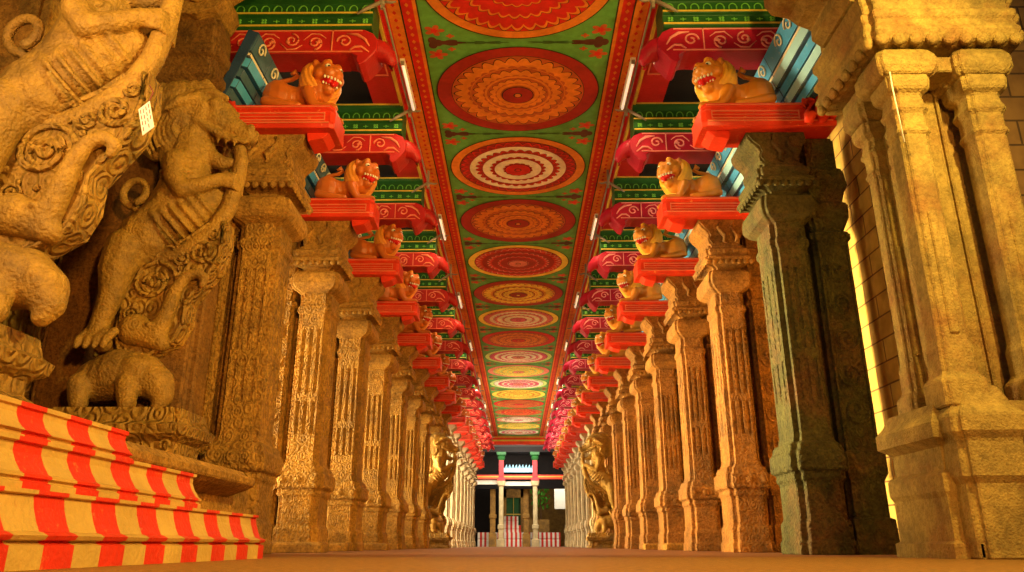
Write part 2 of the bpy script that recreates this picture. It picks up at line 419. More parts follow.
# ================================================================== REGULAR PILLARS
def pillar_meshes(mirror, mat, shade_tint=None):
    res = []
    X1 = .52
    b = MB()
    lofted(b, .0, .02, X1 + .04, .72, [(0, .05), (.12, .05), (.13, .03), (.30, .03), (.34, .0), (.70, 0), (.74, .03), (.80, .02),
                                   (.83, .07), (1.0, .07), (1.03, .04), (1.08, .03), (1.12, .0)], .08)
    for k in range(3):
        b.ball((.06 + k * .22, -.04, .92), (.07, .03, .06), 0, 8, 5)
    res.append(('base', b.mesh('base', mat[0], mirror, .012)))
    c = MB()
    lofted(c, .05, .06, X1, .68, [(1.12, .02, 0), (1.2, 0, 0), (1.55, 0, 0), (1.56, 0, .018), (2.0, 0, .018), (2.01, 0, 0), (2.12, 0, 0), (2.13, 0, .018),
                                  (3.05, 0, .018), (3.06, 0, 0), (3.3, 0, 0), (3.34, .025, 0), (3.4, .025, 0), (3.44, 0, 0), (3.62, .0, 0)], .07, 0, 3)
    res.append(('shaft', c.mesh('shaft', mat[0], mirror, .006)))
    d = MB()
    lofted(d, .05, .06, X1, .68, [(3.6, -.02), (3.64, .05), (3.67, .10), (3.73, .135), (3.82, .135), (3.89, .12), (3.93, .08), (3.95, -.01), (4.0, -.01),
                                  (4.05, .12), (4.07, .17), (4.12, .17), (4.14, .12), (4.17, .12), (4.19, .14), (4.25, .14), (4.27, .08), (4.32, .08), (4.35, .03), (4.74, .03)], .05)
    for k in range(8): d.ball((-.08 + k * .105, -.085, 4.04), (.048, .03, .045), 0, 8, 5)
    for k in range(8): d.ball((-.10, -.04 + k * .105, 4.04), (.03, .048, .045), 0, 8, 5)
    d.box(.2, .24, -.085, -.06, 4.17, 4.25); d.box(.36, .40, -.085, -.06, 4.17, 4.25)
    res.append(('capital', d.mesh('capital', mat[1], mirror, .012)))
    e = MB()     # corbel curving out into the aisle under the red beam
    poly = [(.5, 4.32), (.02, 4.32), (-.02, 4.36), (-.03, 4.42), (-.01, 4.48), (-.03, 4.52), (-.07, 4.56), (-.12, 4.60), (-.155, 4.65), (-.17, 4.70), (-.17, 4.74), (.62, 4.74), (.64, 4.66), (.55, 4.5)]
    e.prism(poly, 'y', -.01, .68)
    e.tube([(-.14, -.015, 4.70), (-.08, -.015, 4.62), (.0, -.015, 4.56), (.03, -.015, 4.48), (.0, -.015, 4.41), (.05, -.015, 4.35)], .014, 0, 6)
    e.tube([(.18, -.015, 4.70), (.16, -.015, 4.60), (.2, -.02, 4.54), (.27, -.03, 4.46), (.24, -.02, 4.38), (.3, -.015, 4.35)], [.014, .025, .04, .045, .03, .014], 0, 6)
    e.tube([(.42, -.015, 4.70), (.38, -.015, 4.60), (.42, -.02, 4.54), (.48, -.03, 4.46), (.45, -.02, 4.38), (.5, -.015, 4.35)], [.014, .025, .04, .045, .03, .014], 0, 6)
    res.append(('corbel_scroll', e.mesh('corbel_scroll', mat[1], mirror, .012)))
    f = MB()     # the broad carved pilaster behind the shaft
    lofted(f, .62, .14, 1.10, .66, [(0, .05), (.34, .04), (.36, .0), (.72, 0), (.8, .04), (1.0, .04), (1.04, 0), (1.2, 0), (3.4, 0), (3.44, .03), (3.5, .03),
                                   (3.54, -.03), (3.7, .04), (3.86, .05), (3.9, 0), (4.02, .03), (4.1, .07), (4.3, .05), (4.34, 0), (4.73, 0)], .05)
    for k in range(5):     # serpentine vine relief
        zc = 1.45 + k * .4
        f.tube(spiral(.86, zc, .13, .16, 1.5, PI * (k % 2), 1 if k % 2 else -1), .018, 0, 6)
    f.box(.66, .685, .12, .16, 1.15, 3.35); f.box(1.035, 1.06, .12, .16, 1.15, 3.35)
    f.box(.5, .7, .3, .6, 0, 3.3)
    res.append(('pilaster', f.mesh('pilaster', mat[0], mirror, .006)))
    for n, me in res: me.transform(Matrix.Diagonal((1 if mirror else .89, 1, 1.0253, 1)))
    return res
def pillar(meshes, loc, label, group, shadow=None):
    t = thing('stone_pillar', label, 'pillar', loc, group)
    for n, me in meshes: link(n, me, t)
    return t
GL, GR = 'carved pillars lining the left of the aisle', 'carved pillars lining the right of the aisle'
pm = {'Rm': pillar_meshes(False, ('stone_shade_tint', 'shade_tint_plain')), 'R': pillar_meshes(False, ('stone_right', 'right_plain')), 'Rp': pillar_meshes(False, ('stone_pale', 'pale_plain')),
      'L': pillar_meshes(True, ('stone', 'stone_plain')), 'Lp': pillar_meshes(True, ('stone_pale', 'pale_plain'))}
for k in range(NB):
    y = Y0 + BAY * k
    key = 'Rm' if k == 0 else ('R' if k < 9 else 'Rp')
    look = 'shade-tinted dark green carved pillar, foremost on the right of the aisle' if k == 0 else \
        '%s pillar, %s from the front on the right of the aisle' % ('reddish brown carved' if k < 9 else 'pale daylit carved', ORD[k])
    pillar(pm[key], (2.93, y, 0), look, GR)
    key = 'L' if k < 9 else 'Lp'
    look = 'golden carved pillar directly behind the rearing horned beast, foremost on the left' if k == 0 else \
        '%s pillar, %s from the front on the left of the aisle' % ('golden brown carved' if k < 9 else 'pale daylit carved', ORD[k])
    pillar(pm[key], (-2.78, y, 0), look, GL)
# the small stone kerb blocks at the pillar feet
for k, (s, n, w) in enumerate(((-1, 1, 1.2), (-1, 2, .8), (-1, 3, .9), (1, 3, .7), (1, 4, .6))):
    mb = MB(); lofted(mb, 0, 0, w, .3, [(0, 0), (.1, 0), (.13, -.02)], .02)
    o = mb.build('kerb_stone', ['stone_plain'], None, False, .01)
    o.location = (-3.75 + .15 * k if s < 0 else 2.85, Y0 + BAY * n - .42, 0)
    tag(o, 'low rough kerb stone lying at the foot of the %s pillar on the %s' % (ORD[n], 'left' if s < 0 else 'right'), 'kerb stone')

# ================================================================== RED CORBEL BEAMS, LIONS, BRACKETS, GREEN BEAMS
def pedestal_meshes(mirror):
    b = MB()
    prof = [(-.26, 4.74), (-.28, 4.80), (-.25, 4.83), (-.25, 4.97), (-.28, 5.0), (-.28, 5.05), (.30, 5.05), (.30, 5.0), (.27, 4.97), (.27, 4.83), (.30, 4.80), (.28, 4.74)]
    rings = []
    for x, s in ((-.56, .9), (-.50, 1), (1.05, 1)):
        rings.append([(x, p[0] * s, 4.9 + (p[1] - 4.9) * s - (0 if s == 1 else .02)) for p in prof])
    b.loft(rings)
    b.prism([(-.48, 4.745), (-.4, 4.67), (-.22, 4.63), (-.2, 4.745)], 'y', -.14, .2)
    A = b.mesh('corbel_beam', 'coral', mirror, .006)
    c = MB()
    for (z0, z1) in ((4.845, 4.859), (4.94, 4.954), (4.895, 4.903)): c.box(-.44, .62, -.262, -.25, z0, z1)
    c.box(-.44, -.428, -.262, -.25, 4.84, 4.957); c.box(.61, .622, -.262, -.25, 4.84, 4.957)
    for z in (4.80, 5.02): c.box(-.5, 1.0, -.292, -.28, z - .007, z + .007)
    B = c.mesh('gilded_lines', 'salmon', mirror)
    d = MB()
    d.tube([(.70, -.28, 4.76), (.72, -.33, 4.86), (.72, -.33, 5.0), (.70, -.28, 5.12)], [.05, .08, .085, .04])
    d.tube([(.88, -.27, 4.78), (.86, -.34, 4.88), (.88, -.35, 5.02), (.92, -.29, 5.16)], [.05, .1, .11, .05])
    d.ball((1.0, -.27, 4.95), (.08, .1, .14)); d.ball((.8, -.27, 5.1), (.12, .08, .07))
    Cc = d.mesh('end_knob', 'coral', mirror)
    return [('gilded_lines', B), ('end_knob', Cc)], A

def lion_meshes(mirror, bodym, manem):
    out = []
    b = MB()
    b.limb([(.30, 0, .28, .22), (.18, 0, .28, .17), (.05, 0, .27, .14), (-.08, 0, .3, .19), (-.2, -.01, .38, .2)])
    for s in (-1, 1):
        b.ball((.29, s * .14, .24), (.19, .11, .22))
        b.limb([(.40, s * .2, .12, .07), (.22, s * .23, .07, .06), (.06, s * .23, .05, .055)])
        b.ball((.0, s * .23, .045), (.07, .05, .045))
        b.limb([(-.1, s * .15, .28, .09), (-.16, s * .17, .14, .07), (-.22, s * .17, .06, .06), (-.36, s * .17, .05, .055)])
        b.ball((-.42, s * .17, .05), (.07, .055, .05))
        for q in (-1, 0, 1): b.ball((-.47, s * .17 + q * .035, .035), (.03, .02, .03))
    # head turned to the aisle and to the front
    f = Vector((-.66, -.66, -.34)).normalized(); sd = Vector((-f.y, f.x, 0)).normalized(); U = f.cross(sd); U = U if U.z > 0 else -U; H = Vector((-.28, -.06, .56))
    def at(a, s, z): return tuple(H + f * a + sd * s + U * z)
    def rb(c, ra, rs, rz):        # ellipsoid aligned to the head, as a cluster
        b.ball(c, ((ra + rs) / 2, (ra + rs) / 2, rz))
    b.ball(H, .19); rb(at(.05, 0, .05), .17, .17, .1)
    b.limb([at(.07, -.06, .0) + (.12,), at(.18, -.05, .01) + (.095,)]); b.limb([at(.07, .06, .0) + (.12,), at(.18, .05, .01) + (.095,)])
    b.ball(at(.23, 0, .045), (.07, .07, .05))                        # nose
    b.limb([at(.04, 0, -.15) + (.12,), at(.16, 0, -.18) + (.085,)])     # jaw
    for s in (-1, 1):
        b.ball(at(.10, s * .08, .13), .06)                         # brow
        b.ball(at(.10, s * .14, -.02), .075)                          # cheek
        b.ball(at(-.06, s * .15, .12), (.045, .045, .06))            # ear
    me = b.blob('body', bodym, .014, 3, mirror); out.append(('body', me))
    m = MB()
    for i, (a, zc, r, t) in enumerate(((-.02, -.03, .215, .03), (-.07, -.06, .245, .034), (-.12, -.10, .255, .034), (-.165, -.16, .25, .034), (-.20, -.22, .23, .034))):
        c = H + f * a + Vector((0, 0, zc)); pts = []
        ax = (f + Vector((0, 0, .6))).normalized(); u = sd; v = ax.cross(u)
        for k in range(25):
            g = 2 * PI * k / 24; pts.append(tuple(c + (u * math.cos(g) + v * math.sin(g) * 1.08) * r))
        m.limb([p + (t,) for p in pts], 8, 5, .7)
    m.ball(tuple(H + f * -.1 + Vector((0, 0, -.06))), .2)
    for k in range(3): m.ball(at(-.02 - .03 * k, 0, .19 - .01 * k), (.05, .05, .05))
    out.append(('mane', m.blob('mane', manem, .014, 1, mirror)))
    t = MB()
    t.tube([(.44, .05, .2), (.5, .05, .34), (.44, .04, .48), (.30, .02, .54), (.16, 0, .56), (.08, -.02, .60), (.12, -.03, .65), (.18, -.02, .62)],
           [.035, .035, .032, .03, .03, .035, .04, .02], 0, 8)
    out.append(('tail', t.mesh('tail', bodym, mirror)))
    mo = MB()
    mo.limb([at(.08, -.06, -.09) + (.07,), at(.2, -.04, -.09) + (.055,)]); mo.limb([at(.08, .06, -.09) + (.07,), at(.2, .04, -.09) + (.055,)])
    mo.limb([at(.15, 0, -.1) + (.04,), at(.26, 0, -.13) + (.035,)])
    for s in (-1, 1): mo.limb([at(.15, s * .08, -.06) + (.03,), at(.08, s * .13, -.0) + (.025,)])
    out.append(('mouth', mo.blob('mouth', 'mouth', .012, 1, mirror)))
    te = MB(); tl = MB()
    for j in range(-3, 4):
        a = j * .32; c = at(.14 + .125 * math.cos(a), .14 * math.sin(a), -.055)
        te.ball(c, (.016, .016, .024), 0, 6, 4)
        c = at(.11 + .12 * math.cos(a), .12 * math.sin(a), -.125); tl.ball(c, (.014, .014, .02), 0, 6, 4)
    out.append(('upper_teeth', te.mesh('upper_teeth', 'tooth', mirror))); out.append(('lower_teeth', tl.mesh('lower_teeth', 'tooth', mirror)))
    ey = []
    for s in (-1, 1):
        e = MB(); e.ball(at(.165, s * .085, .085), .04, 0, 12, 8); e.ball(at(.195, s * .088, .085), .02, 1, 8, 6)
        ey.append(('eye', e.mesh('eye', ['tooth', 'black'], mirror)))
    return out + ey

def bracket_meshes(mirror, colr, reliefm):
    b = MB()
    poly = [(4.18, 6.40), (1.98, 6.40), (1.86, 6.34), (1.80, 6.24), (1.80, 6.10), (1.84, 6.03), (1.90, 5.96), (1.95, 5.90), (2.02, 5.87), (2.06, 5.93),
            (2.05, 6.0), (2.12, 6.04), (2.2, 6.05), (2.3, 6.04), (4.18, 6.04)]
    b.prism(poly, 'y', 0, .42)
    b.tube([(2.05, .21, 6.2), (1.9, .21, 6.22), (1.78, .21, 6.2), (1.68, .21, 6.12), (1.63, .21, 6.02), (1.64, .21, 5.93)], [.17, .18, .15, .11, .07, .02], 0, 10)
    A = b.mesh('bracket', colr, mirror, .012)
    c = MB()
    y = -.004
    for (x0, x1) in ((2.45, 3.35), (3.4, 4.2)):
        n = 3; w = (x1 - x0) / n
        for i in range(n):
            cx = x0 + w * (i + .5); s = 1 if i % 2 else -1
            c.tube(spiral(cx, 6.21 + s * .02, y, .10, 1.4, PI * .5 * s, s, 22, .02), .013, 0, 5)
            c.tube([(cx - .14, y, 6.21 - s * .05), (cx - .06, y, 6.21 - s * .11), (cx + .05, y, 6.21 - s * .12), (cx + .15, y, 6.21 - s * .02)], [.006, .012, .012, .006], 0, 5)
            c.ball((cx + .05 * s, y, 6.21), (.03, .01, .03), 0, 6, 4)
    for x0 in (2.1,):
        c.tube(spiral(x0 + .12, 6.21, y, .10, 1.3, 0, 1, 22, .02), .014, 0, 5)
        c.tube([(x0 - .2, y, 6.14), (x0 - .14, y, 6.24), (x0 - .04, y, 6.31), (x0 + .1, y, 6.33)], [.01, .02, .025, .01], 0, 5)
        c.tube([(x0 - .2, y, 6.05), (x0 - .1, y, 6.13), (x0 - .02, y, 6.13), (x0 + .05, y, 6.08)], [.01, .018, .018, .01], 0, 5)
    c.box(1.98, 4.17, y - .01, y + .01, 6.05, 6.062); c.box(2.37, 2.385, y - .01, y + .01, 6.06, 6.38)
    c.box(2.0, 4.17, y - .01, y + .01, 6.365, 6.38)
    B = c.mesh('scroll_relief', reliefm, mirror)
    return A, B

def green_meshes(mirror):
    b = MB()
    prof = [(0, 6.40), (-.03, 6.42), (-.03, 6.46), (.02, 6.48), (.02, 6.60), (-.02, 6.62), (-.02, 6.66), (.03, 6.68), (.03, 6.82), (-.03, 6.85), (-.05, 6.90), (-.05, 6.92), (.42, 6.92), (.42, 6.40)]
    b.prism(prof, 'x', 1.88, 4.18)
    A = b.mesh('beam', 'green', mirror, .004)
    c = MB()
    for z, y in ((6.44, -.032), (6.64, -.022), (6.905, -.052)): c.box(1.88, 4.17, y - .006, y + .01, z - .012, z + .012)
    n = 13
    for i in range(n):
        x = 1.98 + i * .165
        c.tube([(x + .05 * math.cos(a), .026, 6.73 + .06 * math.sin(a)) for a in [PI * k / 8 for k in range(9)]], .008, 1, 5)
        c.box(x - .058, x - .044, .015, .035, 6.70, 6.735, 1); c.box(x + .044, x + .058, .015, .035, 6.70, 6.735, 1)
        if i % 2 == 0:
            for a in range(4):
                c.ball((x + .026 * math.cos(a * PI / 2 + PI / 4), .016, 6.54 + .026 * math.sin(a * PI / 2 + PI / 4)), (.021, .012, .021), 1, 6, 4)
        else:
            c.box(x - .04, x + .04, .012, .028, 6.535, 6.545, 1); c.ball((x, .018, 6.54), (.012, .01, .03), 1, 6, 4)
    B = c.mesh('painted_relief', ['gold', 'leaf'], mirror)
    return A, B

def blue_meshes(mirror, L=BAY):
    def slab(mb, p, q, t, mi):      # slanted board from p to q in XZ, thickness t to the inside
        (x0, z0), (x1, z1) = p, q; dx, dz = x1 - x0, z1 - z0; l = math.hypot(dx, dz); nx, nz = -dz / l * t, dx / l * t
        mb.prism([(x0, z0), (x1, z1), (x1 + nx, z1 + nz), (x0 + nx, z0 + nz)], 'y', 0, L, mi)
    b = MB()
    b.prism([(3.50, 5.05), (3.18, 5.95), (3.32, 6.0), (3.62, 5.05)], 'y', 0, L, 0)
    pts = [(3.50, 5.06), (3.18, 5.95)]
    def pt(t): return (3.50 - .32 * t, 5.06 + .89 * t)
    for i, (a, c, th, mi) in enumerate(((0, .12, .05, 1), (.14, .27, .08, 2), (.30, .43, .06, 1), (.46, .60, .09, 2), (.63, .68, .04, 3), (.70, .97, .03, 4))):
        slab(b, pt(a), pt(c), th, mi)
    A = b.mesh('cornice_body', ['navy', 'shade_slate', 'blue', 'white', 'shade_slate'] if mirror else ['navy', 'blue', 'paleblue', 'white', 'blue'], mirror, .006)  # left blues a step darker, their shade put into the paint
    c = MB()
    p0 = pt(.84)
    for i in range(int(L / .325)):
        y = .17 + i * .325
        pts = []
        for k in range(17):
            t = k / 16; r = .10 * (1 - t * .8); g = 2.6 * PI * t
            u = r * math.sin(g); w = r * math.cos(g)
            pts.append((p0[0] - .31 * 0 - .045 - .34 * u, y + w, p0[1] + .94 * u - .01))
        c.tube(pts, .013, 0, 5)
    B = c.mesh('scroll_relief', 'white', mirror)
    return A, B

SETS = {}
for s, mir in ((1, False), (-1, True)):
    SETS[s] = dict(ped=pedestal_meshes(mir), lion=lion_meshes(mir, 'lion' if s > 0 else 'lionb', 'mane' if s > 0 else 'maneb'),
                   br=bracket_meshes(mir, 'magenta' if s > 0 else 'crimson', 'pink' if s > 0 else 'salmon'),
                   gr=green_meshes(mir), bl=blue_meshes(mir))
for s in (1, -1):
    S = SETS[s]; side = 'right' if s > 0 else 'left'
    for k in range(0, NB):
        y = Y0 + BAY * k; nth = ORD[k] if k >= 0 else 'nearest'
        where = ('%s from the front on the %s' % (nth, side)) if k >= 0 else ('over the near pier on the %s' % side)
        if k >= 0:
            o = link('corbel_beam', S['ped'][1], None, (s * 2.78, y + .1, .12))
            tag(o, 'bright red corbel beam carrying a lion, %s' % where, 'corbel beam', 'red corbel beams on the %s' % side)
            for n, me in S['ped'][0]: link(n, me, o)
            t = thing('lion_statue', 'painted %s lion crouching with open red mouth, %s' % ('yellow maned' if s > 0 else 'rust orange', where),
                      'lion statue', (s * 2.72, y + .12, 5.17), 'painted lions on the %s' % side)
            t.scale = (1.0, .95, 1.0)
            for n, me in S['lion']: link(n, me, t)
            o = link('bracket_beam', S['br'][0], None, (0, y, 0))
            tag(o, '%s bracket beam with curled tip, %s' % ('crimson pink' if s > 0 else 'deep red', where), 'bracket beam', 'scrolled bracket beams on the %s' % side)
            link('scroll_relief', S['br'][1], o)
        o = link('cross_beam', S['gr'][0], None, (0, y, 0))
        tag(o, 'green painted cross beam with yellow lines and flowers, %s' % where, 'beam', 'green cross beams on the %s' % side)
        link('painted_relief', S['gr'][1], o)
        t = thing('painted_cornice', ('blue striped cornice running back %s' % ('from the pier to the first right pillar' if k < 0 else 'behind the lion, %s' % where)),
                  'cornice', (0, y + .12, .12), 'blue cornices on the %s' % side)
        link('cornice_body', S['bl'][0], t); link('scroll_relief', S['bl'][1], t)
# left cornice in front of the first left pillar
t = thing('painted_cornice', 'dark blue striped cornice running forward from the first left pillar', 'cornice', (0, Y0 - .38, .12), 'blue cornices on the left')
bl = blue_meshes(True, .5)
link('cornice_body', bl[0], t); link('scroll_relief', bl[1], t)

t = thing('painted_cornice', 'light blue striped cornice between the near columned pier and the dark green pillar', 'cornice', (0, Y0 - 1.5, .12), 'blue cornices on the right')
bl = blue_meshes(False, 1.62)
link('cornice_body', bl[0], t); link('scroll_relief', bl[1], t)
# ------------------------------------------------------------------ conduit, clamps, tube lamps
for s in (-1, 1):
    side = 'left' if s < 0 else 'right'
    mb = MB(); mb.tube([(s * 1.76, 4.6, 6.80), (s * 1.76, YEND, 6.80)], .016); 
    o = mb.build('conduit_pipe', ['metal']); tag(o, 'thin cable conduit running along the %s edge of the painted ceiling' % side, 'pipe')
    mb = MB()
    mb.box(-.02, .02, -.02, .02, -.12, .26); mb.tube([(-.02, 0, 0), (s * -.13, -.03, -.04), (s * -.18, -.02, -.02)], [.02, .018, .01])
    mb.tube([(0, 0, 0), (s * .2, -.05, -.16), (s * .3, -.06, -.24)], [.03, .025, .012]); mb.ball((0, 0, -.02), .045)
    me = mb.mesh('clamp', 'metal')
    for k in range(NB):
        o = link('pipe_clamp', me, None, (s * 1.76, Y0 + BAY * k - .04, 6.80))
        tag(o, 'dark metal clamp holding the %s conduit at the %s bracket beam' % (side, ORD[k]), 'clamp', 'metal clamps along the %s conduit' % side)
    for k, y in enumerate((9.4, 14.9, 20.2, 25.4, 31.5, 37.5, 43.5)):
        t = thing('tube_lamp', 'slim white fluorescent tube lamp on the %s ceiling edge, %s from the front' % (side, ORD[k]), 'lamp', (s * 1.68, y, 6.74),
                  'tube lamps on the %s' % side)
        h = MB(); h.box(-.035, .035, 0, 1.3, .02, .07); h.build('housing', ['housing'], t)
        h = MB(); h.tube([(0, .03, 0), (0, 1.27, 0)], .02); h.build('tube', ['tube'], t)
        for q in (.0, 1.27):
            h = MB(); h.box(-.025, .025, q, q + .03, -.03, .03); h.build('end_cap', ['metal'], t)
        li = bpy.data.lights.new('tube_light', 'AREA'); li.shape = 'RECTANGLE'; li.size = .05; li.size_y = 1.2
        li.energy = 22 if k < 4 else 45; li.color = (1, .70, .32) if k < 3 else (1, .85, .62)
        lo = bpy.data.objects.new('tube_light', li); COL.objects.link(lo); lo.location = (s * 1.68, y + .65, 6.70)

# ================================================================== NEAR RIGHT PIER
t = thing('cluster_pier', 'massive near pier on the right with three slender engaged columns under a toothed cornice', 'pier', (3.04, 5.55, 0))
def part(name, mb, mats, bevel=.012, parent=None): return mb.build(name, mats, parent or t, False, bevel)
b = MB(); lofted(b, .03, .0, 1.4, 1.05, [(0, .03), (.1, .03), (.12, .0), (.42, 0), (.46, .02), (.58, .02), (.62, -.03), (.78, -.03), (.84, .05), (.95, .05), (1.02, .0), (1.1, -.04)], .12)
part('base', b, ['stone_pier'], 0)
b = MB(); lofted(b, .10, -.08, .55, .3, [(0, .0), (.5, 0), (.55, .03), (.8, .02), (.86, .06), (.98, .06), (1.05, 0), (1.2, -.05)], .05)
part('base', b, ['stone_pier'])
b = MB(); b.box(.36, 1.2, .36, 1.0, 1.05, 4.1); b.box(.46, .50, .32, .37, 1.1, 3.9); b.box(.66, .69, .32, .37, 1.1, 3.9); b.box(.52, .64, .34, .37, 1.2, 3.7)
b.box(1.12, 1.18, .3, .37, 1.1, 3.9)
part('wall_panel', b, ['stone_pier'])
for (x, y, w) in ((.12, .0, .25), (.75, .0, .27), (.24, .74, .2)):
    b = MB(); lofted(b, x, y, x + w, y + w, [(1.05, .05), (1.25, .05), (1.3, .01), (1.5, .01), (1.56, -.005), (3.3, -.005), (3.34, .02), (3.38, .0), (3.5, .0), (3.55, .03), (3.6, .01),
        (3.68, .0), (3.72, .05), (3.8, .06), (3.84, .06)], .03)
    b.box(x + w * .35, x + w * .65, y - .012, y + .05, 1.6, 2.6)
    part('engaged_column', b, ['stone_pier'])
for (x, y, w, d) in ((.03, -.05, .46, .45), (.68, -.05, .44, .45), (.17, .66, .36, .36)):
    b = MB(); lofted(b, x, y, x + w, y + d, [(3.84, -.06), (3.86, .0), (3.92, .03), (4.02, .03), (4.08, .0), (4.12, -.04)], .03)
    part('abacus', b, ['stone_pier'], .02)
b = MB(); b.box(.15, 1.2, .15, 1.0, 4.0, 4.16)
b.box(.5, .7, .0, .3, 3.9, 4.05)
lofted(b, .05, .0, 1.2, 1.05, [(4.14, .0), (4.16, .08), (4.26, .12), (4.30, .10), (4.36, .08), (4.40, .11), (4.46, .11), (4.48, .07), (4.56, .07), (4.6, .10), (4.68, .10), (4.7, .02), (5.2, .02)], .07)
for k in range(9): b.ball((.06 + k * .142, -.08, 4.17), (.065, .045, .06), 0, 8, 6)
for k in range(8): b.ball((-.03, .0 + k * .148, 4.17), (.045, .065, .06), 0, 8, 6)
part('cornice', b, ['stone_pier'])
b = MB()
poly = [(.6, 4.7), (.1, 4.7), (-.05, 4.72), (-.14, 4.8), (-.13, 4.92), (-.26, 4.98), (-.34, 5.06), (-.5, 5.1), (-.56, 5.2), (-.56, 5.5), (.6, 5.5)]
b.prism(poly, 'y', .1, .8)
b.tube([(-.26, .08, 5.12), (-.15, .06, 5.0), (-.02, .05, 4.95), (.08, .06, 5.02)], [.06, .08, .09, .05])
part('corbel_scroll', b, ['stone_pier'])
b = MB(); b.box(.4, 1.2, .45, .98, 5.2, 6.3); part('upper_block', b, ['slab'])
b = MB(); b.tube([(.08, -.07, 3.85), (.09, -.05, 3.7), (.11, -.04, 3.2)], .006, 0, 5); part('wire', b, ['white'], 0)

# ================================================================== STRIPED STEPS AND PLATFORM (left)
def striped(name, x, y0, y1, prof, w, label, off=0, back=.45):
    """prof: (dx, z) from the bottom up, measured from the face x towards the wall (negative is outwards)"""
    mb = MB(); y = y0; k = off
    prof = [(d, z * 1.06) for d, z in prof]
    poly = [(x - d, z) for d, z in prof] + [(x - back, prof[-1][1]), (x - back, prof[0][1])]
    while y < y1 - .001:
        ya = min(y + w, y1); mb.prism(poly, 'y', y, ya, k % 2); y = ya; k += 1
    o = mb.build(name, ['cream', 'plinthred'], None, False, 0)
    return tag(o, label, 'step', 'red and cream striped steps on the left')
striped('striped_step', -1.88, 1.2, 5.9, [(0, 0), (0, .085), (.02, .09), (.03, .10), (0, .105), (-.01, .12), (.01, .13), (.03, .135), (.05, .17), (.07, .22), (.08, .265), (.06, .27), (.06, .285)], .218,
        'lowest red and cream striped step, standing on the floor', 0)
striped('striped_step', -2.04, 1.2, 5.05, [(0, .285), (0, .32), (.015, .325), (.015, .335), (0, .34), (0, .35), (.02, .36), (.05, .40), (.07, .44), (.07, .475), (.05, .48), (.05, .497)], .2,
        'middle red and cream striped step, between the lowest and the top one', 1)
striped('striped_step', -2.20, 1.2, 4.4, [(0, .497), (0, .525), (.02, .53), (.02, .54), (0, .545), (.02, .56), (.04, .58), (.06, .62), (.06, .645), (.045, .65), (.045, .67)], .2,
        'top red and cream striped step, just under the stone platform', 0, .41)
mb = MB()
mb.box(-5.7, -2.62, 1.2, 7.6, 0, .62)
poly = [(-2.62, .50), (-2.44, .56), (-2.38, .60), (-2.38, .66), (-2.46, .68), (-2.5, .72), (-2.62, .75), (-5.7, .75), (-5.7, .5)]
mb.prism(poly, 'y', 4.42, 7.05); mb.box(-5.69, -2.62, 1.2, 4.42, .55, .75)
o = mb.build('stone_platform', ['stone_plain'], None, False, .01)
tag(o, 'rough stone platform with a rounded slab edge above the striped steps, bearing the beasts', 'platform')
